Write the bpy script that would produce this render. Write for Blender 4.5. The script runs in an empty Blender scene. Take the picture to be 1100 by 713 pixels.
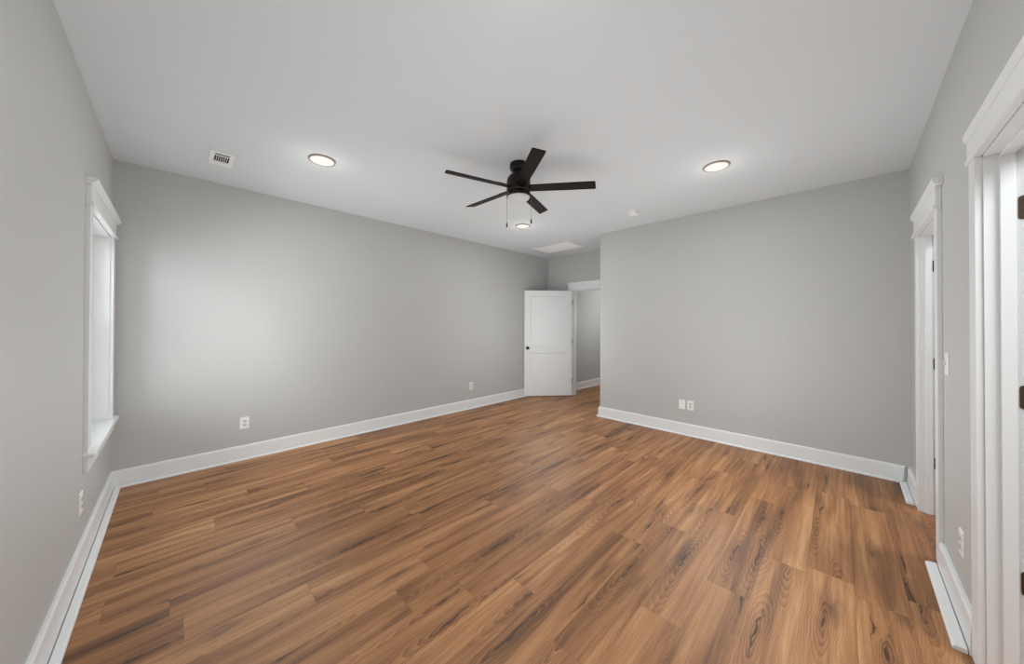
import bpy, bmesh, math, random
from mathutils import Vector, Matrix

S = bpy.context.scene
random.seed(4)
PI = math.pi

# ------------------------------------------------------------------ dimensions
H = 2.74                       # ceiling height
EYE = 1.3709
XL, YA, XB, XC = -0.3647, 4.3004, 4.485, 5.425
YR, RSL, RTI = -0.4303, 0.0159, 0.0082      # right wall: offset, slope, lean
LTI = 0.007                                   # left wall lean
YE = 2.556                                    # where the right hand far wall stops
WT = 0.12                                     # wall thickness

# ------------------------------------------------------------------ camera
YAW, PITCH, ROLL, FPX = 0.7784, -0.0026, 0.0026, 356.04
fw = Vector((math.cos(YAW)*math.cos(PITCH), math.sin(YAW)*math.cos(PITCH), math.sin(PITCH)))
rt = Vector((math.sin(YAW), -math.cos(YAW), 0)); up = rt.cross(fw)
r2 = rt*math.cos(ROLL) + up*math.sin(ROLL); u2 = -rt*math.sin(ROLL) + up*math.cos(ROLL)
cd = bpy.data.cameras.new('camera'); cam = bpy.data.objects.new('camera', cd)
S.collection.objects.link(cam)
m = Matrix.Identity(4)
for i in range(3):
    m[i][0] = r2[i]; m[i][1] = u2[i]; m[i][2] = -fw[i]
m.translation = Vector((0, 0, EYE)); cam.matrix_world = m
cd.sensor_fit = 'HORIZONTAL'; cd.sensor_width = 36.0
cd.lens = 36.0*FPX/1100.0
cd.shift_x = 0.0
cd.shift_y = -(713/2 - 349.75)/1100.0
cd.clip_start = 0.02
S.camera = cam

# ------------------------------------------------------------------ world, lights, exposure
S.view_settings.view_transform = 'Standard'
S.view_settings.look = 'None'
S.view_settings.exposure = 0.17
S.view_settings.gamma = 1.0
S.view_settings.use_curve_mapping = False
w = bpy.data.worlds.new('daylight'); S.world = w; w.use_nodes = True
bg = w.node_tree.nodes['Background']
bg.inputs[0].default_value = (0.93, 0.97, 1.0, 1); bg.inputs[1].default_value = 7.5

def area(name, loc, target, sx, sy, power, col=(1, 1, 1), spread=PI):
    d = bpy.data.lights.new(name, 'AREA'); d.shape = 'RECTANGLE'; d.size = sx; d.size_y = sy
    d.energy = power; d.color = col; d.spread = spread
    o = bpy.data.objects.new(name, d); S.collection.objects.link(o)
    o.location = loc
    o.rotation_euler = (Vector(target)-Vector(loc)).to_track_quat('-Z', 'Y').to_euler()
    return o
def point(name, loc, power, rad, col=(1, 1, 1)):
    d = bpy.data.lights.new(name, 'POINT'); d.energy = power; d.shadow_soft_size = rad; d.color = col
    o = bpy.data.objects.new(name, d); S.collection.objects.link(o); o.location = loc; return o
LAMPS = [(0.856, 3.070), (3.262, 0.755), (3.362, 3.112), (0.86, 0.75)]      # ceiling light positions
COOL = (0.93, 0.98, 1.0)
area('window_daylight', (XL-0.95, 3.45, 1.75), (XL+0.75, 3.95, 0.85), 1.3, 1.7, 17, (0.95, 0.98, 1.0))
for x_, y_ in LAMPS:
    area('downlight', (x_, y_, H-0.03), (x_, y_, 0), 0.16, 0.16, 5, (1.0, 0.98, 0.95))
    point('downlight_glow', (x_, y_, H-0.19), 0.62, 0.05, (1.0, 0.97, 0.93))
for x_, y_, z_, p_ in ((0.5, 3.2, 0.9, 11), (3.25, 0.72, 0.92, 20), (3.92, 3.15, 1.1, 15), (0.95, 0.95, 1.0, 18)):
    point('room_fill', (x_, y_, z_), p_, 0.6, COOL)
def upspot(loc, power, col):  # added upward spot, brightens the ceiling directly; no such fixture
    d = bpy.data.lights.new('ceiling_fill', 'SPOT'); d.energy = power; d.shadow_soft_size = 1.3; d.color = col
    d.spot_size = math.radians(165); d.spot_blend = 1.0
    o = bpy.data.objects.new('ceiling_fill', d); S.collection.objects.link(o); o.location = loc; o.rotation_euler = (PI, 0, 0)
for x_, y_, p_ in ((1.0, 3.0, 27), (3.0, 1.0, 31), (3.5, 3.1, 23), (1.0, 1.0, 31)):
    upspot((x_, y_, 0.75), p_*0.93, (0.86, 0.95, 1.0))
point('hall_fill', (6.6, 3.1, 1.5), 9, 0.3, COOL)
area('hall_top_fill', (7.2, 3.2, 2.68), (7.2, 3.2, 0), 0.4, 0.4, 10, (1.0, 0.98, 0.95))  # added overhead fill for hall and alcove, no fixture modelled
area('bathroom_fill', (3.45, -1.3, 2.68), (3.45, -1.3, 0), 0.5, 0.5, 26, COOL)  # added unseen fill, lights the far right door jamb
area('closet_fill', (1.35, -1.35, 2.68), (1.35, -1.35, 0), 1.0, 0.9, 46, COOL)  # extra source out of view, brightens the near right jamb

# ------------------------------------------------------------------ node helpers
def newmat(name):
    mt = bpy.data.materials.new(name); mt.use_nodes = True
    nt = mt.node_tree; return mt, nt, nt.nodes['Principled BSDF']
def N(nt, typ, **kw):
    n = nt.nodes.new(typ)
    for k, v in kw.items():
        if k.startswith('i'):
            key = int(k[1:]) if k[1:].isdigit() else k[1:]
            n.inputs[key].default_value = v
        else: setattr(n, k, v)
    return n
def Mth(nt, op, a, b=None, c=None, clamp=False):
    n = nt.nodes.new('ShaderNodeMath'); n.operation = op; n.use_clamp = clamp
    for i, v in enumerate((a, b, c)):
        if v is None: continue
        if isinstance(v, (int, float)): n.inputs[i].default_value = v
        else: nt.links.new(v, n.inputs[i])
    return n.outputs[0]
def lin(c):
    return tuple(((x/255)/12.92 if x/255 <= 0.04045 else ((x/255+0.055)/1.055)**2.4) for x in c)+(1,)

def paint(name, col, rough=0.6, bump=0.0, scale=180, spec=0.4):
    mt, nt, b = newmat(name)
    tc = N(nt, 'ShaderNodeNewGeometry')
    n1 = N(nt, 'ShaderNodeTexNoise', iScale=0.9, iDetail=3.0); nt.links.new(tc.outputs['Position'], n1.inputs['Vector'])
    mix = N(nt, 'ShaderNodeMix', data_type='RGBA')
    mix.inputs[6].default_value = tuple(x*0.985 for x in col[:3])+(1,); mix.inputs[7].default_value = tuple(min(1, x*1.015) for x in col[:3])+(1,)
    nt.links.new(n1.outputs[0], mix.inputs[0]); nt.links.new(mix.outputs[2], b.inputs['Base Color'])
    b.inputs['Roughness'].default_value = rough; b.inputs['Specular IOR Level'].default_value = spec
    if bump:
        n2 = N(nt, 'ShaderNodeTexNoise', iScale=scale, iDetail=2.0); nt.links.new(tc.outputs['Position'], n2.inputs['Vector'])
        bp = N(nt, 'ShaderNodeBump', iStrength=bump, iDistance=0.002); nt.links.new(n2.outputs[0], bp.inputs['Height'])
        nt.links.new(bp.outputs[0], b.inputs['Normal'])
    return mt
def plain(name, col, rough=0.5, metal=0.0, spec=0.5):
    mt, nt, b = newmat(name)
    tc = N(nt, 'ShaderNodeTexCoord')
    n1 = N(nt, 'ShaderNodeTexNoise', iScale=60.0, iDetail=2.0); nt.links.new(tc.outputs['Object'], n1.inputs['Vector'])
    mr = N(nt, 'ShaderNodeMapRange'); mr.inputs[3].default_value = max(0.02, rough-0.05); mr.inputs[4].default_value = min(1, rough+0.05)
    nt.links.new(n1.outputs[0], mr.inputs[0]); nt.links.new(mr.outputs[0], b.inputs['Roughness'])
    b.inputs['Base Color'].default_value = col; b.inputs['Metallic'].default_value = metal
    b.inputs['Specular IOR Level'].default_value = spec
    return mt

WALL = paint('greige_wall_paint', (0.525, 0.525, 0.515, 1), 0.55, 0.12)
CEIL = paint('ceiling_paint', (0.69, 0.71, 0.725, 1), 0.8, 0.15, 120, 0.25)
TRIM = paint('white_trim_enamel', (0.80, 0.81, 0.815, 1), 0.32)
PLAST = plain('white_plastic', (0.87, 0.87, 0.86, 1), 0.35)
DARK = plain('dark_bronze', lin((27, 20, 15)), 0.4, 0.2, 0.35)
BLADE = plain('espresso_blade', lin((24, 18, 13)), 0.55, 0.0, 0.16)
BLACK = plain('black_hardware', lin((24, 21, 19)), 0.4, 0.3)
HINGE = plain('bronze_hinge', lin((92, 76, 64)), 0.35, 0.7)
SLOT = plain('slot_shade', (0.012, 0.012, 0.012, 1), 0.8)  # near-black colour stands for the shade inside vent and socket openings
CHAIN = plain('steel_chain', lin((120, 116, 110)), 0.35, 0.8)
RING = plain('shade_toned_ring', lin((158, 138, 126)), 0.45)  # grey-brown tone paints in the trim's shadow around the diffuser
LENS = plain('frosted_lens', (0.66, 0.66, 0.65, 1), 0.4)
PLATEG = plain('wall_plate_grey', (0.62, 0.62, 0.60, 1), 0.4)

def emit(name, col, s):
    mt, nt, b = newmat(name)
    b.inputs['Base Color'].default_value = (0.2, 0.2, 0.2, 1)
    b.inputs['Emission Color'].default_value = col; b.inputs['Emission Strength'].default_value = s
    return mt
GLOW = emit('led_diffuser', (1.0, 0.93, 0.87, 1), 0.70)

def glassmat():
    mt = bpy.data.materials.new('window_glass'); mt.use_nodes = True; nt = mt.node_tree
    for n in list(nt.nodes): nt.nodes.remove(n)
    out = nt.nodes.new('ShaderNodeOutputMaterial'); mx = nt.nodes.new('ShaderNodeMixShader')
    fr = N(nt, 'ShaderNodeFresnel', iIOR=1.45); tr = nt.nodes.new('ShaderNodeBsdfTransparent'); gl = N(nt, 'ShaderNodeBsdfGlossy', iRoughness=0.02)
    tr.inputs[0].default_value = (0.96, 0.98, 0.97, 1)
    nt.links.new(fr.outputs[0], mx.inputs[0]); nt.links.new(tr.outputs[0], mx.inputs[1]); nt.links.new(gl.outputs[0], mx.inputs[2])
    nt.links.new(mx.outputs[0], out.inputs[0]); return mt
GLASS = glassmat()

def N_exp(nt, x, k): return Mth(nt, 'EXPONENT', Mth(nt, 'MULTIPLY', x, k))

def floormat():
    mt, nt, b = newmat('hickory_plank_floor'); L = nt.links
    geo = N(nt, 'ShaderNodeNewGeometry'); sep = N(nt, 'ShaderNodeSeparateXYZ'); L.new(geo.outputs['Position'], sep.inputs[0])
    X, Y = sep.outputs[0], sep.outputs[1]
    PW, PL = 0.188, 1.22
    v = Mth(nt, 'DIVIDE', Mth(nt, 'ADD', Y, 0.062+PW*40), PW)
    row = Mth(nt, 'FLOOR', v); fv = Mth(nt, 'FRACT', v)
    wn = N(nt, 'ShaderNodeTexWhiteNoise', noise_dimensions='1D'); L.new(row, wn.inputs['W'])
    u = Mth(nt, 'DIVIDE', Mth(nt, 'ADD', Mth(nt, 'ADD', X, 40.0), Mth(nt, 'MULTIPLY', wn.outputs[0], PL)), PL)
    colI = Mth(nt, 'FLOOR', u); fu = Mth(nt, 'FRACT', u)
    cid = N(nt, 'ShaderNodeCombineXYZ'); L.new(row, cid.inputs[0]); L.new(colI, cid.inputs[1])
    wc = N(nt, 'ShaderNodeTexWhiteNoise', noise_dimensions='3D'); L.new(cid.outputs[0], wc.inputs['Vector'])
    sc = N(nt, 'ShaderNodeSeparateColor'); L.new(wc.outputs['Color'], sc.inputs[0])
    ra, rb, rc = sc.outputs[0], sc.outputs[1], sc.outputs[2]
    # per plank coordinate
    def coord(sx, sy, k):
        c = N(nt, 'ShaderNodeCombineXYZ')
        L.new(Mth(nt, 'ADD', Mth(nt, 'MULTIPLY', X, sx), Mth(nt, 'MULTIPLY', ra, 57.0+k)), c.inputs[0])
        L.new(Mth(nt, 'ADD', Mth(nt, 'MULTIPLY', Y, sy), Mth(nt, 'MULTIPLY', rb, 31.0+k)), c.inputs[1])
        L.new(Mth(nt, 'MULTIPLY', rc, 19.0+k), c.inputs[2]); return c.outputs[0]
    def noise(vec, scale, det=3.0, rough=0.5, dist=0.0):
        n = N(nt, 'ShaderNodeTexNoise', iScale=scale, iDetail=det, iRoughness=rough, iDistortion=dist); L.new(vec, n.inputs['Vector']); return n.outputs[0]
    # figure: rings around stretched heart points, with a dark split along some hearts
    wob = noise(coord(2.6, 7.0, 0), 1.0, 3.0, 0.5)
    KX, KY = 1.45, 4.8
    hv = N(nt, 'ShaderNodeCombineXYZ')
    L.new(Mth(nt, 'ADD', Mth(nt, 'MULTIPLY', X, KX), Mth(nt, 'ADD', Mth(nt, 'MULTIPLY', ra, 57.0), Mth(nt, 'MULTIPLY', wob, 0.25))), hv.inputs[0])
    L.new(Mth(nt, 'ADD', Mth(nt, 'MULTIPLY', Y, KY), Mth(nt, 'ADD', Mth(nt, 'MULTIPLY', rb, 31.0), Mth(nt, 'MULTIPLY', wob, 0.34))), hv.inputs[1])
    vh = N(nt, 'ShaderNodeTexVoronoi', voronoi_dimensions='2D', iScale=1.0, iRandomness=0.9); L.new(hv.outputs[0], vh.inputs['Vector'])
    dv = N(nt, 'ShaderNodeVectorMath', operation='SUBTRACT'); L.new(hv.outputs[0], dv.inputs[0]); L.new(vh.outputs['Position'], dv.inputs[1])
    ds = N(nt, 'ShaderNodeSeparateXYZ'); L.new(dv.outputs[0], ds.inputs[0])
    hx = Mth(nt, 'DIVIDE', ds.outputs[0], KX); hy = Mth(nt, 'DIVIDE', ds.outputs[1], KY)
    hc = N(nt, 'ShaderNodeSeparateColor'); L.new(vh.outputs['Color'], hc.inputs[0])
    ex = Mth(nt, 'DIVIDE', hx, 7.0)
    rr_ = Mth(nt, 'SQRT', Mth(nt, 'ADD', Mth(nt, 'MULTIPLY', ex, ex), Mth(nt, 'MULTIPLY', hy, hy)))
    fine = noise(coord(6.0, 150.0, 3), 1.0, 3.0, 0.65)         # fine pores
    fine2 = noise(coord(1.5, 44.0, 7), 1.0, 4.0, 0.6)          # grain lines
    streak = noise(coord(0.8, 11.0, 5), 1.0, 4.0, 0.6, 0.5)   # broad streaks
    ring = Mth(nt, 'FRACT', Mth(nt, 'ADD', Mth(nt, 'MULTIPLY', rr_, 105.0), Mth(nt, 'MULTIPLY', fine2, 0.7)))
    near = Mth(nt, 'MULTIPLY', N_exp(nt, rr_, -26.0), Mth(nt, 'GREATER_THAN', hc.outputs[0], 0.35))
    ringl = Mth(nt, 'MULTIPLY', Mth(nt, 'POWER', ring, 1.6), Mth(nt, 'ADD', Mth(nt, 'MULTIPLY', near, 0.9), 0.14))
    cw = Mth(nt, 'MULTIPLY', Mth(nt, 'SUBTRACT', noise(coord(9.0, 3.0, 9), 1.0, 4.0, 0.65), 0.5), 0.052)
    cdist = Mth(nt, 'ABSOLUTE', Mth(nt, 'ADD', hy, cw))
    chalf = Mth(nt, 'MULTIPLY', Mth(nt, 'SUBTRACT', 1.0, Mth(nt, 'DIVIDE', Mth(nt, 'ABSOLUTE', hx), Mth(nt, 'ADD', Mth(nt, 'MULTIPLY', hc.outputs[1], 0.22), 0.07))), 0.0058, clamp=False)
    crack = Mth(nt, 'MULTIPLY', Mth(nt, 'DIVIDE', Mth(nt, 'SUBTRACT', chalf, cdist), 0.0025, clamp=True), Mth(nt, 'GREATER_THAN', hc.outputs[2], 0.22))
    halo = Mth(nt, 'MULTIPLY', Mth(nt, 'MULTIPLY', N_exp(nt, cdist, -75.0), Mth(nt, 'GREATER_THAN', hc.outputs[2], 0.22)), N_exp(nt, Mth(nt, 'ABSOLUTE', hx), -9.0))
    # knots
    vor = N(nt, 'ShaderNodeTexVoronoi', voronoi_dimensions='2D', iScale=1.0, iRandomness=1.0); L.new(coord(1.35, 5.2, 21), vor.inputs['Vector'])
    kd = Mth(nt, 'ADD', vor.outputs['Distance'], Mth(nt, 'MULTIPLY', Mth(nt, 'SUBTRACT', noise(coord(9, 40, 2), 1.0, 4.0, 0.65), 0.5), 0.50))
    kn = N(nt, 'ShaderNodeMapRange'); L.new(kd, kn.inputs[0]); kn.inputs[1].default_value = 0.24; kn.inputs[2].default_value = -0.08; kn.inputs[3].default_value = 0; kn.inputs[4].default_value = 1
    vs = N(nt, 'ShaderNodeSeparateColor'); L.new(vor.outputs['Color'], vs.inputs[0])
    knot = Mth(nt, 'MULTIPLY', kn.outputs[0], Mth(nt, 'GREATER_THAN', vs.outputs[0], 0.58))
    # tone
    t = Mth(nt, 'ADD', Mth(nt, 'MULTIPLY', streak, 1.05), Mth(nt, 'MULTIPLY', fine, 0.22))
    t = Mth(nt, 'ADD', t, Mth(nt, 'MULTIPLY', Mth(nt, 'SUBTRACT', fine2, 0.5), 0.55))
    t = Mth(nt, 'ADD', t, Mth(nt, 'MULTIPLY', ringl, -0.42))
    t = Mth(nt, 'ADD', t, Mth(nt, 'MULTIPLY', halo, -0.26))
    t = Mth(nt, 'ADD', t, Mth(nt, 'MULTIPLY', Mth(nt, 'SUBTRACT', ra, 0.5), 0.13))
    t = Mth(nt, 'ADD', t, -0.07)
    ramp = N(nt, 'ShaderNodeValToRGB'); L.new(t, ramp.inputs[0])
    el = ramp.color_ramp.elements
    el[0].position = 0.12; el[0].color = lin((86, 54, 30)); el[1].position = 0.85; el[1].color = lin((196, 150, 104))
    for p, c in ((0.32, (118, 77, 44)), (0.5, (149, 101, 61)), (0.66, (171, 122, 79))):
        e = el.new(p); e.color = lin(c)
    def mixc(fac, a, col, mode='MIX'):
        mx = N(nt, 'ShaderNodeMix', data_type='RGBA', blend_type=mode)
        if isinstance(fac, float): mx.inputs[0].default_value = fac
        else: L.new(fac, mx.inputs[0])
        L.new(a, mx.inputs[6]); mx.inputs[7].default_value = col; return mx.outputs[2]
    c = mixc(Mth(nt, 'MULTIPLY', crack, 0.85), ramp.outputs[0], lin((52, 30, 17)))
    c = mixc(Mth(nt, 'MULTIPLY', knot, 0.75), c, lin((70, 42, 25)))
    # seams
    sv = Mth(nt, 'MULTIPLY', Mth(nt, 'MINIMUM', fv, Mth(nt, 'SUBTRACT', 1.0, fv)), PW)
    su = Mth(nt, 'MULTIPLY', Mth(nt, 'MINIMUM', fu, Mth(nt, 'SUBTRACT', 1.0, fu)), PL)
    sd = Mth(nt, 'MINIMUM', sv, su)
    seam = Mth(nt, 'LESS_THAN', sd, 0.0011)
    c = mixc(Mth(nt, 'MULTIPLY', seam, 0.40), c, lin((70, 44, 27)))
    L.new(c, b.inputs['Base Color'])
    rr = N(nt, 'ShaderNodeMapRange'); L.new(fine, rr.inputs[0]); rr.inputs[3].default_value = 0.40; rr.inputs[4].default_value = 0.54
    L.new(rr.outputs[0], b.inputs['Roughness']); b.inputs['Specular IOR Level'].default_value = 0.55
    hgt = Mth(nt, 'ADD', Mth(nt, 'MULTIPLY', fine, 0.15), Mth(nt, 'MULTIPLY', Mth(nt, 'MINIMUM', sd, 0.003), 300.0))
    bp = N(nt, 'ShaderNodeBump', iStrength=0.10, iDistance=0.002); L.new(hgt, bp.inputs['Height']); L.new(bp.outputs[0], b.inputs['Normal'])
    return mt
FLOOR = floormat()

# ------------------------------------------------------------------ mesh helpers
IDT = lambda a, b, c: (a, b, c)
class MB:
    """collects shapes into one mesh; T maps local (a,b,c) to the room"""
    def __init__(s, T=IDT): s.bm = bmesh.new(); s.T = T
    def v(s, p): return s.bm.verts.new(s.T(*p))
    def box(s, a0, a1, b0, b1, c0, c1):
        q = [s.v((a, b, c)) for a in (a0, a1) for b in (b0, b1) for c in (c0, c1)]
        for f in ((0, 1, 3, 2), (4, 6, 7, 5), (0, 4, 5, 1), (2, 3, 7, 6), (0, 2, 6, 4), (1, 5, 7, 3)):
            s.bm.faces.new([q[i] for i in f])
        return s
    def prism(s, prof, a0, a1, ax=0, e0=None, e1=None):
        """profile of (b,c) points swept along a; e0/e1 give per point end offsets (mitres)"""
        n = len(prof); R = []
        for a, e in ((a0, e0), (a1, e1)):
            R.append([s.v((a+(e(p) if e else 0), p[0], p[1])) for p in prof])
        for i in range(n):
            j = (i+1) % n; s.bm.faces.new([R[0][i], R[0][j], R[1][j], R[1][i]])
        s.bm.faces.new(R[0][::-1]); s.bm.faces.new(R[1]); return s
    def lathe(s, prof, cen=(0, 0, 0), n=40, ax='z'):
        rings = []
        def pt(r, h, a):
            c, d = r*math.cos(a), r*math.sin(a)
            q = {'z': (c, d, h), 'y': (c, h, d), 'x': (h, c, d)}[ax]
            return (q[0]+cen[0], q[1]+cen[1], q[2]+cen[2])
        for r, h in prof:
            if r < 1e-6: rings.append([s.v(pt(0, h, 0))])
            else: rings.append([s.v(pt(r, h, 2*PI*k/n)) for k in range(n)])
        for A, B in zip(rings, rings[1:]):
            for k in range(n):
                k2 = (k+1) % n
                if len(A) == 1 and len(B) == 1: continue
                if len(A) == 1: s.bm.faces.new([A[0], B[k], B[k2]])
                elif len(B) == 1: s.bm.faces.new([A[k], B[0], A[k2]])
                else: s.bm.faces.new([A[k], B[k], B[k2], A[k2]])
        for Rg in (rings[0], rings[-1]):
            if len(Rg) > 1: s.bm.faces.new(Rg)
        return s
    def tube(s, p0, p1, r, n=10):
        p0, p1 = Vector(p0), Vector(p1); d = (p1-p0).normalized()
        a = d.orthogonal().normalized(); b = d.cross(a); R = []
        for p in (p0, p1): R.append([s.v(tuple(p+(a*math.cos(2*PI*k/n)+b*math.sin(2*PI*k/n))*r)) for k in range(n)])
        for k in range(n): s.bm.faces.new([R[0][k], R[0][(k+1) % n], R[1][(k+1) % n], R[1][k]])
        s.bm.faces.new(R[0]); s.bm.faces.new(R[1]); return s
    def build(s, name, mat, parent=None, origin=None, smooth=False, bevel=0, segs=2):
        bm = s.bm; bmesh.ops.recalc_face_normals(bm, faces=bm.faces[:])
        par_loc = Vector(parent.get('_o', (0, 0, 0))) if parent else Vector((0, 0, 0))
        o_ = Vector(origin) if origin is not None else (par_loc if parent else Vector((0, 0, 0)))
        for v in bm.verts: v.co -= o_
        me = bpy.data.meshes.new(name); bm.to_mesh(me); bm.free(); me.materials.append(mat)
        if smooth:
            for p in me.polygons: p.use_smooth = True
            try: me.set_sharp_from_angle(angle=math.radians(38))
            except Exception: pass
        o = bpy.data.objects.new(name, me); S.collection.objects.link(o)
        o.location = o_-par_loc
        o['_o'] = tuple(o_)
        if parent: o.parent = parent
        if bevel:
            bv = o.modifiers.new('edge_round', 'BEVEL'); bv.width = bevel; bv.segments = segs; bv.limit_method = 'ANGLE'; bv.angle_limit = math.radians(40)
        return o
def tag(o, label, cat, group=None, kind=None):
    o['label'] = label; o['category'] = cat
    if group: o['group'] = group
    if kind: o['kind'] = kind
    return o
def empty(name, loc):
    o = bpy.data.objects.new(name, None); S.collection.objects.link(o); o.location = loc; o['_o'] = tuple(loc)
    o.empty_display_size = 0.1; return o

# room frames: (along, out of wall into the room, up)
_a = math.atan(RSL); _e = (-math.cos(_a), math.sin(_a)); _n = (math.sin(_a), math.cos(_a))
def TR(s, o, z):
    oo = o-RTI*(H-z); return (XB+_e[0]*s+_n[0]*oo, YR+_e[1]*s+_n[1]*oo, z)
def TL(y, o, z): return (XL+o-LTI*(H-z), y, z)
def TA(x, o, z): return (x, YA-o, z)
def TB(y, o, z): return (XB-o, y, z)
def TC(y, o, z): return (XC-o, y, z)
def TE(x, o, z): return (x, YE+o, z)

def wall(name, T, a0, a1, holes, label, z1=H, t=WT, cat='wall'):
    """wall slab with rectangular openings (a0,a1,z0,z1)"""
    mb = MB(T); hs = sorted(holes); xs = a0
    for h0, h1, q0, q1 in hs:
        mb.box(xs, h0, -t, 0, 0, z1)
        if q0 > 0: mb.box(h0, h1, -t, 0, 0, q0)
        mb.box(h0, h1, -t, 0, q1, z1); xs = h1
    mb.box(xs, a1, -t, 0, 0, z1)
    bmesh.ops.remove_doubles(mb.bm, verts=mb.bm.verts[:], dist=1e-5)
    return tag(mb.build(name, WALL), label, cat, None, 'structure')

# ------------------------------------------------------------------ setting
fl = MB().box(-0.75, 8.5, -2.35, 4.6, -0.1, 0).build('floor', FLOOR)
tag(fl, 'warm brown wood plank floor with dark knots and grain', 'floor', None, 'structure')
ce = MB().box(-0.75, 8.5, -2.35, 4.6, H, H+0.1).build('ceiling', CEIL)
tag(ce, 'flat pale grey ceiling above the whole room', 'ceiling', None, 'structure')

WIN = (3.215, 4.165, 0.615, 2.06)              # window opening on the left wall
D2 = (0.625, 1.345, 0, 2.032)                  # far opening in the right wall
D3 = (2.262, 3.06, 0, 2.032)                   # near opening in the right wall
D1 = (2.76, 3.685, 0, 2.032)                    # alcove doorway
g = 0.016                                      # jamb thickness
wall('wall_left', TL, -0.75, YA+WT, [(WIN[0]-g, WIN[1]+g, WIN[2]-g, WIN[3]+g)], 'grey wall on the left with the white window')
wall('wall_far', TA, XL-WT-0.05, XC, [], 'long blank grey wall between the window and the white open door')
wall('wall_center', TB, YR-0.02, YE, [], 'grey wall right of the alcove with a pair of wall plates')
wall('wall_right', TR, -0.02, 5.2, [(D2[0]-g, D2[1]+g, 0, D2[3]+g), (D3[0]-g, D3[1]+g, 0, D3[3]+g)], 'grey wall on the right with two white door frames')
wall('wall_alcove', TC, YE-0.02, YA+WT, [(D1[0]-g, D1[1]+g, 0, D1[3]+g)], 'short grey wall at the back of the alcove above the open doorway')
tag(MB().box(XB+WT, 8.4, YE-WT, YE, 0, H).build('wall_return', WALL), 'hidden side wall of the alcove turning the corner', 'wall', None, 'structure')
HY = 3.965
tag(MB().box(XC+WT, 8.4, HY, HY+WT, 0, H).build('wall_hall', WALL), 'grey hallway wall seen through the open doorway', 'wall', None, 'structure')
tag(MB().box(8.3, 8.42, YE-WT, HY+WT, 0, H).build('wall_hall_end', WALL), 'far end wall of the hallway out of sight', 'wall', None, 'structure')
tag(MB().box(-0.7, XB+WT, -2.3, -2.18, 0, H).build('wall_bathroom', WALL), 'back wall of the rooms behind the right wall', 'wall', None, 'structure')
tag(MB().box(2.45, 2.57, -2.18, -0.62, 0, H).build('wall_partition', WALL), 'partition between the two rooms behind the right wall', 'wall', None, 'structure')
tag(MB().box(XB, XB+WT, -2.2, YR-0.03, 0, H).build('wall_bathroom_end', WALL), 'end wall of the room behind the far right doorway', 'wall', None, 'structure')
tag(MB().box(-0.72, -0.6, -2.2, -0.6, 0, H).build('wall_closet_end', WALL), 'end wall of the room behind the near right doorway', 'wall', None, 'structure')

# ---- baseboards
def base(name, T, segs, label, bt=0.018, sh=0.042, top=0.145):
    mb = MB(T)
    prof = [(0, 0), (bt+0.006, 0), (bt+0.006, 0.03), (bt, top-0.012), (bt-0.006, top), (0, top)]
    w0 = bt+0.006
    shp = [(w0+0.003, 0), (sh, 0), (sh, 0.010), (sh-0.008, 0.018), (w0+0.006, 0.020), (w0+0.003, 0.019)]
    for a0, a1, m0, m1 in segs:
        e0 = (lambda p, k=m0: k*p[0]); e1 = (lambda p, k=m1: k*p[0])
        mb.prism(prof, a0, a1, e0=e0, e1=e1); mb.prism(shp, a0, a1, e0=e0, e1=e1)
    return tag(mb.build(name, TRIM, bevel=0.0015), label, 'baseboard', None, 'structure')
base('baseboard_far', TA, [(XL-0.02, XC, 1, -1)], 'white baseboard along the long far wall')
base('baseboard_left', TL, [(-0.3, YA, 0, -1)], 'white baseboard under the window along the left wall', 0.018, 0.06)
base('baseboard_center', TB, [(YR, YE, 1, 1)], 'white baseboard under the pair of wall plates')
base('baseboard_return', TE, [(XB, XC, -1, -1)], 'white baseboard turning the corner into the alcove')
base('baseboard_alcove', TC, [(D1[1]+0.096, YA, 0, -1)], 'short white baseboard behind the open door')
base('baseboard_right', TR, [(0, D2[0]-0.096, 1, 0), (D2[1]+0.096, D3[0]-0.096, 0, 0), (D3[1]+0.096, 4.85, 0, 0)], 'white baseboard pieces between the door frames on the right wall', 0.02, 0.07)
def THall(x, o, z): return (x, HY-o, z)
base('baseboard_hall', THall, [(XC+WT, 8.3, 0, 0)], 'white baseboard in the hallway beyond the doorway')

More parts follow.
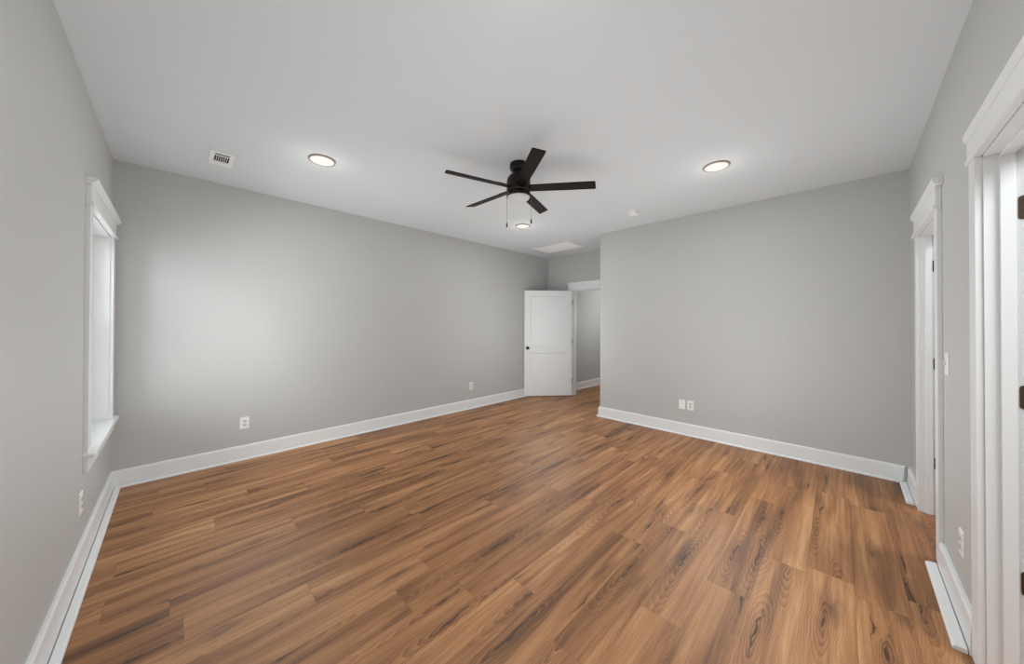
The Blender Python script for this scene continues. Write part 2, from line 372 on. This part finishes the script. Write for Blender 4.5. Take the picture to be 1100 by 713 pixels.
# ---- door frames (casing, head, jamb, stop)
def frame(name, T, op, label, ov=(0.016, 0.016), ch=0.165, pj=0.02):
    a0, a1, _, zt = op; root = empty(name, T((a0+a1)/2, 0, 0)); tag(root, label, 'door frame', None, 'structure')
    cw, ct, rv = 0.09, 0.02, 0.006
    for s0, s1 in ((a0-rv-cw, a0-rv), (a1+rv, a1+rv+cw)):
        MB(T).box(s0, s1, 0, ct, 0, zt+0.008).build('side_casing', TRIM, root, bevel=0.002)
        MB(T).box(s0, s1, -WT-ct, -WT, 0, zt+0.008).build('side_casing', TRIM, root, bevel=0.002)
    b0, b1 = a0-rv-cw, a1+rv+cw
    MB(T).box(b0-min(0.016, ov[0]), b1+0.016, 0, ct+pj-0.004, zt+0.008, zt+0.027).build('head_bead', TRIM, root, bevel=0.006, segs=3)
    MB(T).box(b0, b1, 0, ct+0.004, zt+0.027, zt+ch-0.037).build('head_board', TRIM, root, bevel=0.002)
    MB(T).prism([(0, zt+ch-0.037), (ct+0.006, zt+ch-0.037), (ct+pj, zt+ch-0.022), (ct+pj, zt+ch), (0, zt+ch)], b0-ov[0], b1+ov[1]).build('head_cap', TRIM, root, bevel=0.002)
    MB(T).box(b0, b1, -WT-ct, -WT, zt+0.008, zt+0.12).build('head_board', TRIM, root, bevel=0.002)
    j = MB(T)
    j.box(a0-g, a0, -WT, 0, 0, zt+g); j.box(a1, a1+g, -WT, 0, 0, zt+g); j.box(a0, a1, -WT, 0, zt, zt+g)
    j.build('jamb', TRIM, root, bevel=0.001)
    return root
def stop(T, op, root, q0, q1):
    a0, a1, _, zt = op; s = MB(T)
    s.box(a0, a0+0.012, q0, q1, 0, zt); s.box(a1-0.012, a1, q0, q1, 0, zt); s.box(a0+0.012, a1-0.012, q0, q1, zt-0.012, zt)
    s.build('door_stop', TRIM, root, bevel=0.002)
f1 = frame('trim_1', TC, D1, 'white frame of the alcove doorway beside the open door'); stop(TC, D1, f1, -0.075, -0.04)
f2 = frame('trim_2', TR, D2, 'white door frame nearer the far corner on the right wall', (0.012, 0.045), 0.175); stop(TR, D2, f2, -0.052, -0.020)
f3 = frame('trim_3', TR, D3, 'white door frame at the right edge with bronze hinges', (0.010, 0.016), 0.138, 0.012); stop(TR, D3, f3, -0.070, -0.035)

# ---- door leaves
def leaf(mb, w, h, t, z0=0.012):
    """two panel shaker leaf in local (along from hinge, thickness 0..t, z)"""
    st = 0.115; rails = [(z0, 0.285), (0.83, 0.985), (h-0.118, h)]
    mb.box(0, st, 0, t, z0, h); mb.box(w-st, w, 0, t, z0, h)
    for q0, q1 in rails: mb.box(st, w-st, 0, t, q0, q1)
    for q0, q1 in ((0.285, 0.83), (0.985, h-0.118)):
        mb.box(st, w-st, 0.011, t-0.011, q0, q1)
        k = 0.009                                              # sloped sticking round each panel
        for y0, y1 in ((0, 0.011), (t, t-0.011)):
            P = [(st, q0), (w-st, q0), (w-st, q1), (st, q1)]; Q = [(st+k, q0+k), (w-st-k, q0+k), (w-st-k, q1-k), (st+k, q1-k)]
            ym = y0+(y1-y0)*0.25
            for i in range(4):
                jn = (i+1) % 4
                vs = [mb.v((P[i][0], ym, P[i][1])), mb.v((P[jn][0], ym, P[jn][1])), mb.v((Q[jn][0], y1, Q[jn][1])), mb.v((Q[i][0], y1, Q[i][1]))]
                mb.bm.faces.new(vs)
    return mb
def knob(T, x, z, y0, sgn, root):
    # rose, neck and round knob on one face
    k = MB(T); 
    prof = [(0.0, 0), (0.032, 0), (0.032, 0.006), (0.028, 0.010), (0.012, 0.012), (0.011, 0.030), (0.020, 0.036), (0.0275, 0.046), (0.0275, 0.056), (0.022, 0.064), (0.0, 0.067)]
    k.lathe([(r, y0+sgn*hh) for r, hh in prof], (x, 0, z), 28, 'y')
    return k.build('knob', BLACK, root, smooth=True)
def hinge(T, x, y, z, root, mat, lx, ly):
    """knuckle at x,y plus two leaves reaching along lx and ly (local offsets)"""
    hb = MB(T)
    for k in range(5):
        hb.lathe([(0.0, -0.0085), (0.0065, -0.0085), (0.0065, 0.0085), (0.0, 0.0085)], (x, y, z-0.036+k*0.018), 14)
    hb.lathe([(0, -0.049), (0.004, -0.047), (0.0065, -0.046), (0.0065, 0.046), (0.004, 0.047), (0, 0.049)], (x, y, z), 14)
    return hb
# alcove door, swung open towards the far wall
ang = math.radians(139.5); HX, HYY = 5.375, 3.672; LW = 0.925; LT = 0.035
dx, dy = math.cos(ang), math.sin(ang)
nx, ny = -dy, dx                       # normal towards the room: pick the side facing the camera
if nx*(-HX)+ny*(-HYY) < 0: nx, ny = -nx, -ny
def T1(a, b, c): return (HX+dx*a-nx*b, HYY+dy*a-ny*b, c)      # b=0 is the face towards the camera
d1 = leaf(MB(T1), LW, 2.03, LT).build('door_1', TRIM, origin=T1(0, 0, 0), bevel=0.0012)
tag(d1, 'white two panel door standing open against the far wall', 'door', None, 'structure')
knob(T1, LW-0.062, 0.93, 0.0, -1, d1); knob(T1, LW-0.062, 0.93, LT, 1, d1)
for z in (0.30, 1.06, 1.80):
    hb = hinge(T1, -0.006, 0.010, z, d1, BLACK, 0, 0); hb.box(-0.0015, 0.0005, 0.006, LT-0.006, z-0.045, z+0.045)
    hb.build('hinge', BLACK, d1, smooth=True)

def swing_door(name, op, label, ang_extra, zs, hmat, o0=-0.076):
    """door leaf hinged on the far jamb, opening into the room behind the right wall"""
    a0 = op[0]; th = math.radians(ang_extra)
    # pin at the back face of the jamb
    px, py = a0+0.004, -WT-0.004
    ca, sa = math.cos(th), math.sin(th)
    def T(a, b, c):                       # a along the leaf (away from pin), b thickness towards the opening
        s = px + a*ca*0 + (a*math.sin(th) + b*math.cos(th)); o = py - (a*math.cos(th) - b*math.sin(th))
        return TR(s, o, c)
    w_ = op[1]-op[0]-0.006
    d = leaf(MB(T), w_, 2.03, 0.035).build(name, TRIM, origin=T(0, 0, 0), bevel=0.0012)
    tag(d, label, 'door', None, 'structure')
    knob(T, w_-0.062, 0.93, 0.035, 1, d); knob(T, w_-0.062, 0.93, 0.0, -1, d)
    for z in zs:
        h = MB(TR)
        # leaf let into the jamb, rounded corners on its room side
        r = 0.011; o1 = -WT-0.004; z0, z1 = z-0.045, z+0.045; pts = []
        for cx, cz, q0 in ((o0-r, z1-r, 0), (o0-r, z0+r, -PI/2)):
            for k in range(6):
                aa = q0+(PI/2)*(1-k/5.0) if q0 == 0 else (-(PI/2)*k/5.0)
                pts.append((cx+r*math.cos(aa), cz+r*math.sin(aa)))
        pts += [(o1, z0), (o1, z1)]
        A = [h.v((a0-0.0005, p[0], p[1])) for p in pts]; B = [h.v((a0+0.0022, p[0], p[1])) for p in pts]
        n = len(pts)
        for i in range(n): h.bm.faces.new([A[i], A[(i+1) % n], B[(i+1) % n], B[i]])
        h.bm.faces.new(A); h.bm.faces.new(B)
        for so, sz in ((-0.088, 0.026), (-0.102, 0.010), (-0.088, -0.010), (-0.102, -0.028)):
            h.lathe([(0.0, 0.0), (0.0035, 0.0), (0.003, 0.0008), (0, 0.0012)], (a0+0.0022, so, z+sz), 10, 'x')
        for k in range(5):
            h.lathe([(0.0, -0.0085), (0.0065, -0.0085), (0.0065, 0.0085), (0.0, 0.0085)], (a0+0.003, -WT-0.008, z-0.036+k*0.018), 14)
        h.build('hinge', hmat, d, smooth=True)
    return d
swing_door('door_2', D2, 'white door opening behind the far frame on the right wall', 2, (0.375, 1.095, 1.805), BLACK, -0.056)
swing_door('door_3', D3, 'white door with bronze hinges at the right edge', 2, (0.41, 1.105, 1.815), HINGE)

# ---- window
def window():
    y0, y1, z0, z1 = WIN; T = TL
    root = empty('window_1', T((y0+y1)/2, 0, z0)); tag(root, 'tall white double hung window with wide trim on the left wall', 'window', None, 'structure')
    cw, ct = 0.09, 0.02
    for s0, s1 in ((y0-0.004-cw, y0-0.004), (y1+0.004, y1+0.004+cw)):
        MB(T).box(s0, s1, 0, ct, z0-0.001, z1+0.006).build('side_casing', TRIM, root, bevel=0.002)
    b0, b1 = y0-0.004-cw, y1+0.004+cw
    MB(T).box(b0-0.014, b1+0.014, 0, ct+0.016, z1+0.006, z1+0.025).build('head_bead', TRIM, root, bevel=0.006, segs=3)
    MB(T).box(b0, b1, 0, ct+0.004, z1+0.025, z1+0.13).build('head_board', TRIM, root, bevel=0.002)
    MB(T).prism([(0, z1+0.13), (ct+0.008, z1+0.13), (ct+0.03, z1+0.152), (ct+0.03, z1+0.166), (0, z1+0.166)], b0-0.025, b1+0.025).build('head_cap', TRIM, root, bevel=0.002)
    MB(T).box(b0-0.014, b1+0.014, -0.09, ct+0.028, z0-0.028, z0-0.001).build('window_sill', TRIM, root, bevel=0.008, segs=3)
    MB(T).box(b0, b1, 0, ct, z0-0.115, z0-0.028).build('apron', TRIM, root, bevel=0.002)
    j = MB(T)
    j.box(y0-g, y0, -0.17, 0, z0-g, z1+g); j.box(y1, y1+g, -0.17, 0, z0-g, z1+g); j.box(y0, y1, -0.17, 0, z1, z1+g); j.box(y0, y1, -0.17, -0.09, z0-g, z0)
    j.build('jamb', TRIM, root)
    fr = MB(T); q = 0.03
    f0, f1 = -0.165, -0.085
    fr.box(y0, y0+q, f0, f1, z0, z1); fr.box(y1-q, y1, f0, f1, z0, z1); fr.box(y0+q, y1-q, f0, f1, z1-q, z1); fr.box(y0+q, y1-q, f0, f1, z0, z0+q)
    fr.build('window_frame', PLAST, root, bevel=0.002)
    zm = 1.345
    for nm, a, b, o0, o1 in (('lower_sash', z0+q, zm+0.02, -0.120, -0.092), ('upper_sash', zm-0.02, z1-q, -0.152, -0.124)):
        s = MB(T); p = 0.04; A, B = y0+q, y1-q
        s.box(A, A+p, o0, o1, a, b); s.box(B-p, B, o0, o1, a, b); s.box(A+p, B-p, o0, o1, a, a+p); s.box(A+p, B-p, o0, o1, b-p, b)
        so = s.build(nm, PLAST, root, bevel=0.002)
        MB(T).box(A+p-0.004, B-p+0.004, (o0+o1)/2-0.003, (o0+o1)/2+0.003, a+p-0.004, b-p+0.004).build('pane', GLASS, so)
    lk = MB(T); ym = (y0+y1)/2
    lk.box(ym-0.03, ym+0.03, -0.118, -0.096, zm+0.02, zm+0.028); lk.lathe([(0, 0), (0.012, 0), (0.012, 0.012), (0, 0.014)], (ym, -0.107, zm+0.028), 16); lk.box(ym-0.004, ym+0.032, -0.111, -0.103, zm+0.036, zm+0.043)
    lk.build('sash_lock', PLAST, root)
window()

# ------------------------------------------------------------------ ceiling fan
def fan():
    cx, cy = 2.047, 1.944
    root = empty('ceiling_fan', (cx, cy, H)); tag(root, 'dark bronze five blade ceiling fan with frosted light at the ceiling centre', 'ceiling fan')
    c = (cx, cy, 0)
    def lat(name, prof, mat): return MB().lathe(prof, c, 48).build(name, mat, root, smooth=True)
    lat('canopy', [(0, H), (0.070, H), (0.075, H-0.006), (0.075, H-0.040), (0.068, H-0.058), (0.045, H-0.072), (0, H-0.074)], DARK)
    lat('neck', [(0, H-0.07), (0.046, H-0.07), (0.046, H-0.10), (0, H-0.10)], DARK)
    lat('motor_housing', [(0, H-0.092), (0.050, H-0.092), (0.078, H-0.105), (0.096, H-0.128), (0.101, H-0.150), (0.101, H-0.235), (0.094, H-0.243), (0, H-0.243)], DARK)
    lat('light_ring', [(0, H-0.240), (0.080, H-0.240), (0.080, H-0.250), (0.099, H-0.252), (0.101, H-0.258), (0.101, H-0.282), (0.096, H-0.284), (0, H-0.284)], DARK)
    lat('light_lens', [(0, H-0.281), (0.094, H-0.281), (0.094, H-0.287), (0.086, H-0.300), (0.066, H-0.311), (0.035, H-0.317), (0, H-0.319)], LENS)
    zb = 2.530; ph0 = math.radians(-45.4)-0.120
    for k in range(5):
        a = ph0+k*2*PI/5; ca, sa = math.cos(a), math.sin(a); pit = math.radians(-13)
        def T(r, t, h, ca=ca, sa=sa, pit=pit):
            t2 = t*math.cos(pit)-h*math.sin(pit); h2 = t*math.sin(pit)+h*math.cos(pit)
            return (cx+ca*r-sa*t2, cy+sa*r+ca*t2, zb+h2)
        # outline: slightly flaring plank with a slanted, round cornered tip
        r0, r1, w0, w1 = 0.092, 0.650, 0.043, 0.049
        out = [(r0, -w0), (r0+0.03, -w0-0.001), (0.40, -w1+0.001), (r1-0.030, -w1), (r1-0.022, -w1+0.002), (r1-0.016, -w1+0.008), (r1-0.002, w1-0.010), (r1-0.004, w1-0.003), (r1-0.012, w1), (0.40, w1-0.001), (r0+0.03, w0+0.001), (r0, w0)]
        mb = MB(T); A = [mb.v((p[0], p[1], -0.0035)) for p in out]; B = [mb.v((p[0], p[1], 0.0035)) for p in out]; n = len(out)
        for i in range(n): mb.bm.faces.new([A[i], A[(i+1) % n], B[(i+1) % n], B[i]])
        mb.bm.faces.new(A); mb.bm.faces.new(B)
        bl = mb.build('blade', BLADE, root, bevel=0.001)
        ir = MB(T); o2 = [(0.085, -0.020), (0.13, -0.024), (0.20, -0.034), (0.215, -0.026), (0.215, 0.026), (0.20, 0.034), (0.13, 0.024), (0.085, 0.020)]
        A = [ir.v((p[0], p[1], 0.0036)) for p in o2]; B = [ir.v((p[0], p[1], 0.009)) for p in o2]; n = len(o2)
        for i in range(n): ir.bm.faces.new([A[i], A[(i+1) % n], B[(i+1) % n], B[i]])
        ir.bm.faces.new(A); ir.bm.faces.new(B)
        for rr, tt in ((0.16, 0.014), (0.16, -0.014), (0.195, 0.0)):
            ir.lathe([(0, -0.0036), (0.0045, -0.0036), (0.0035, -0.0058), (0, -0.0062)], (rr, tt, 0), 10)
        ir.build('blade_arm', DARK, bl)
    # two pull chains hanging from the light ring, left and right as seen across the room
    rx, ry = 0.702, -0.712
    for s, zlow in ((-0.0985, 2.200), (0.1085, 2.232)):
        px, py = cx+rx*s, cy+ry*s
        ch = MB(); ch.tube((px, py, H-0.262), (px, py, zlow+0.035), 0.0011, 6)
        zz = H-0.27
        while zz > zlow+0.036: ch.lathe([(0, -0.0022), (0.0019, -0.001), (0.0019, 0.001), (0, 0.0022)], (px, py, zz), 6); zz -= 0.0075
        ch.tube((px-rx*math.copysign(0.012, s), py-ry*math.copysign(0.012, s), H-0.263), (px, py, H-0.263), 0.003, 8)
        co = ch.build('pull_chain', CHAIN, root)
        MB().lathe([(0, 0.040), (0.003, 0.039), (0.0055, 0.030), (0.007, 0.012), (0.0065, 0.002), (0, 0.0)], (px, py, zlow), 14).build('chain_fob', BLACK, co, smooth=True)
fan()

# ------------------------------------------------------------------ recessed lights
def downlight(x, y, label):
    root = empty('recessed_light', (x, y, H)); tag(root, label, 'ceiling light', 'recessed ceiling lights')
    c = (x, y, 0)
    MB().lathe([(0.089, H), (0.102, H), (0.102, H-0.004), (0.099, H-0.010), (0.093, H-0.0120), (0.089, H-0.0100)], c, 48).build('trim_ring', RING, root, smooth=True)
    MB().lathe([(0, H-0.001), (0.0895, H-0.001), (0.0895, H-0.0095), (0.075, H-0.0125), (0.03, H-0.0145), (0, H-0.015)], c, 48).build('diffuser', GLOW, root, smooth=True)
downlight(0.856, 3.070, 'round lit recessed ceiling light right of the small slotted vent')
downlight(3.262, 0.755, 'round lit recessed ceiling light on the right, above the blank wall')
downlight(3.362, 3.112, 'round lit recessed ceiling light seen just below the fan')

# ------------------------------------------------------------------ vents and smoke detector
def supply_vent():
    x0, x1, y0, y1 = 0.189, 0.341, 3.498, 3.797
    root = empty('air_vent', ((x0+x1)/2, (y0+y1)/2, H)); tag(root, 'small white ceiling air vent with black slots near the window', 'air vent')
    p = MB(); z0 = H-0.007; ix0, ix1, iy0, iy1 = x0+0.031, x1-0.029, y0+0.040, y1-0.086
    mid0, mid1 = iy0+0.032, iy0+0.046
    for bx in ((x0, ix0, y0, y1), (ix1, x1, y0, y1), (ix0, ix1, y0, iy0), (ix0, ix1, iy1, y1), (ix0, ix1, mid0, mid1)):
        p.box(bx[0], bx[1], bx[2], bx[3], z0, H-0.0005)
    p.build('vent_plate', PLAST, root, bevel=0.002)
    MB().box(ix0-0.001, ix1+0.001, iy0-0.001, iy1+0.001, H-0.0015, H-0.0004).build('vent_shade_sheet', SLOT, root)  # thin dark sheet in place of a shaded duct opening
    n = 7; w_ = (ix1-ix0)/n
    for k in range(1, n):
        x = ix0+k*w_
        b = MB(); b.prism([(mid1, z0-0.000), (iy1, z0-0.000), (iy1, H-0.0016), (mid1, H-0.0016)], x-0.0017, x+0.0017)
        b.build('vent_fin', PLAST, root)
supply_vent()
def return_vent():
    x0, x1, y0, y1 = 4.50, 4.975, 3.15, 3.93
    root = empty('return_air_grille', ((x0+x1)/2, (y0+y1)/2, H)); tag(root, 'large white louvred return air grille on the ceiling before the alcove door', 'air vent')
    p = MB(); z0 = H-0.009; q = 0.028
    p.box(x0, x0+q, y0, y1, z0, H-0.0005); p.box(x1-q, x1, y0, y1, z0, H-0.0005); p.box(x0+q, x1-q, y0, y0+q, z0, H-0.0005); p.box(x0+q, x1-q, y1-q, y1, z0, H-0.0005)
    for k in (1, 2, 3):
        y = y0+q+(y1-y0-2*q)*k/4; p.box(x0+q, x1-q, y-0.006, y+0.006, z0, H-0.0005)
    p.build('grille_frame', PLAST, root, bevel=0.002)
    MB().box(x0+q-0.001, x1-q+0.001, y0+q-0.001, y1-q+0.001, H-0.0012, H-0.0004).build('grille_back', PLATEG, root)
    s = MB(); n = 26; st = (x1-x0-2*q)/n
    for k in range(n):
        xa = x0+q+k*st
        vs = [(xa+0.001, H-0.0013), (xa+st*0.93, H-0.0085), (xa+st*0.99, H-0.0080), (xa+0.004, H-0.0012)]
        A = [s.v((a, y0+q, b)) for a, b in vs]; B = [s.v((a, y1-q, b)) for a, b in vs]
        for i in range(4): s.bm.faces.new([A[i], A[(i+1) % 4], B[(i+1) % 4], B[i]])
        s.bm.faces.new(A); s.bm.faces.new(B)
    s.build('louvres', PLAST, root)
return_vent()
def smoke():
    c = (3.880, 1.772, 0); root = empty('smoke_detector', (c[0], c[1], H)); tag(root, 'round white smoke detector on the ceiling near the wall corner', 'smoke detector')
    MB().lathe([(0, H), (0.070, H), (0.070, H-0.008), (0.066, H-0.010), (0, H-0.010)], c, 40).build('mounting_base', PLAST, root, smooth=True)
    MB().lathe([(0, H-0.010), (0.058, H-0.010), (0.058, H-0.016), (0.052, H-0.0165), (0.052, H-0.021), (0.060, H-0.0215), (0.058, H-0.034), (0.046, H-0.042), (0.028, H-0.044), (0.026, H-0.041), (0.012, H-0.041), (0.011, H-0.0445), (0, H-0.045)], c, 40).build('sensor_cap', PLAST, root, smooth=True)
    MB().lathe([(0, H-0.0445), (0.009, H-0.0445), (0.008, H-0.047), (0, H-0.0475)], c, 20).build('test_button', PLATEG, root, smooth=True)
smoke()

# ------------------------------------------------------------------ wall plates
def plate_shape(T, a, z, w=0.076, h=0.118, t=0.006, hole=None):
    mb = MB(T); k = 0.004
    o_ = [(a-w/2, z-h/2), (a+w/2, z-h/2), (a+w/2, z+h/2), (a-w/2, z+h/2)]; i_ = [(a-w/2+k, z-h/2+k), (a+w/2-k, z-h/2+k), (a+w/2-k, z+h/2-k), (a-w/2+k, z+h/2-k)]
    A = [mb.v((p[0], 0.0003, p[1])) for p in o_]; B = [mb.v((p[0], t*0.5, p[1])) for p in o_]; C = [mb.v((p[0], t, p[1])) for p in i_]
    for i in range(4):
        j = (i+1) % 4
        mb.bm.faces.new([A[i], A[j], B[j], B[i]]); mb.bm.faces.new([B[i], B[j], C[j], C[i]])
    mb.bm.faces.new(C); mb.bm.faces.new(A[::-1]); return mb
def outlet(T, a, z, label, group='white wall outlets'):
    root = plate_shape(T, a, z).build('electrical_outlet', PLAST, origin=T(a, 0, z)); tag(root, label, 'outlet', group)
    for s in (1, -1):
        zc = z+s*0.0195; r = MB(T)
        pts = [(a+0.0172*math.cos(t_), zc+max(-0.0125, min(0.0125, 0.0172*math.sin(t_)))) for t_ in [2*PI*k/28 for k in range(28)]]
        A = [r.v((p[0], 0.0055, p[1])) for p in pts]; B = [r.v((p[0], 0.0085, p[1])) for p in pts]
        for i in range(28): r.bm.faces.new([A[i], A[(i+1) % 28], B[(i+1) % 28], B[i]])
        r.bm.faces.new(B); r.bm.faces.new(A[::-1])
        ro = r.build('receptacle', PLATEG, root)
        sl = MB(T); sl.box(a-0.0078, a-0.0054, 0.0084, 0.0089, zc-0.001, zc+0.0075); sl.box(a+0.0054, a+0.0078, 0.0084, 0.0089, zc-0.001, zc+0.0065)
        sl.lathe([(0, 0.0084), (0.0026, 0.0084), (0.0026, 0.0089), (0, 0.0089)], (a, 0, zc-0.0068), 12, 'y'); sl.build('socket_slots', SLOT, ro)
    MB(T).lathe([(0, 0.0058), (0.003, 0.0058), (0.0025, 0.0070), (0, 0.0074)], (a, 0, z), 12, 'y').build('screw', PLATEG, root)
outlet(TA, 0.491, 0.367, 'white outlet low on the far wall nearer the window')
outlet(TA, 3.405, 0.365, 'white outlet low on the far wall nearer the open door')
outlet(TB, 1.309, 0.374, 'right hand plate of the pair, a white outlet')
outlet(TL, 3.06, 0.355, 'white outlet low on the left wall under the window')
outlet(TR, 1.875, 0.345, 'white outlet low on the right wall between the door frames')
bp_ = plate_shape(TB, 1.406, 0.374).build('blank_wall_plate', PLAST, origin=TB(1.406, 0, 0.374)); tag(bp_, 'plain blank white plate left of the outlet in the pair', 'wall plate')
for s in (1, -1): MB(TB).lathe([(0, 0.0058), (0.003, 0.0058), (0.0025, 0.0068), (0, 0.0071)], (1.406, 0, 0.374+s*0.042), 12, 'y').build('screw', PLATEG, bp_)
sw = plate_shape(TR, 1.565, 1.165).build('light_switch', PLAST, origin=TR(1.565, 0, 1.165)); tag(sw, 'white toggle light switch beside the far door frame', 'light switch')
MB(TR).box(1.560, 1.570, 0.0058, 0.0075, 1.153, 1.177).build('toggle_slot', PLATEG, sw)
tg = MB(TR); tg.prism([(0.006, 1.158), (0.021, 1.168), (0.022, 1.175), (0.006, 1.172)], 1.5612, 1.5688); tg.build('toggle', PLAST, sw)
for s in (1, -1): MB(TR).lathe([(0, 0.0058), (0.003, 0.0058), (0.0025, 0.0068), (0, 0.0071)], (1.565, 0, 1.165+s*0.03), 12, 'y').build('screw', PLATEG, sw)

for o in S.objects:
    if '_o' in o: del o['_o']
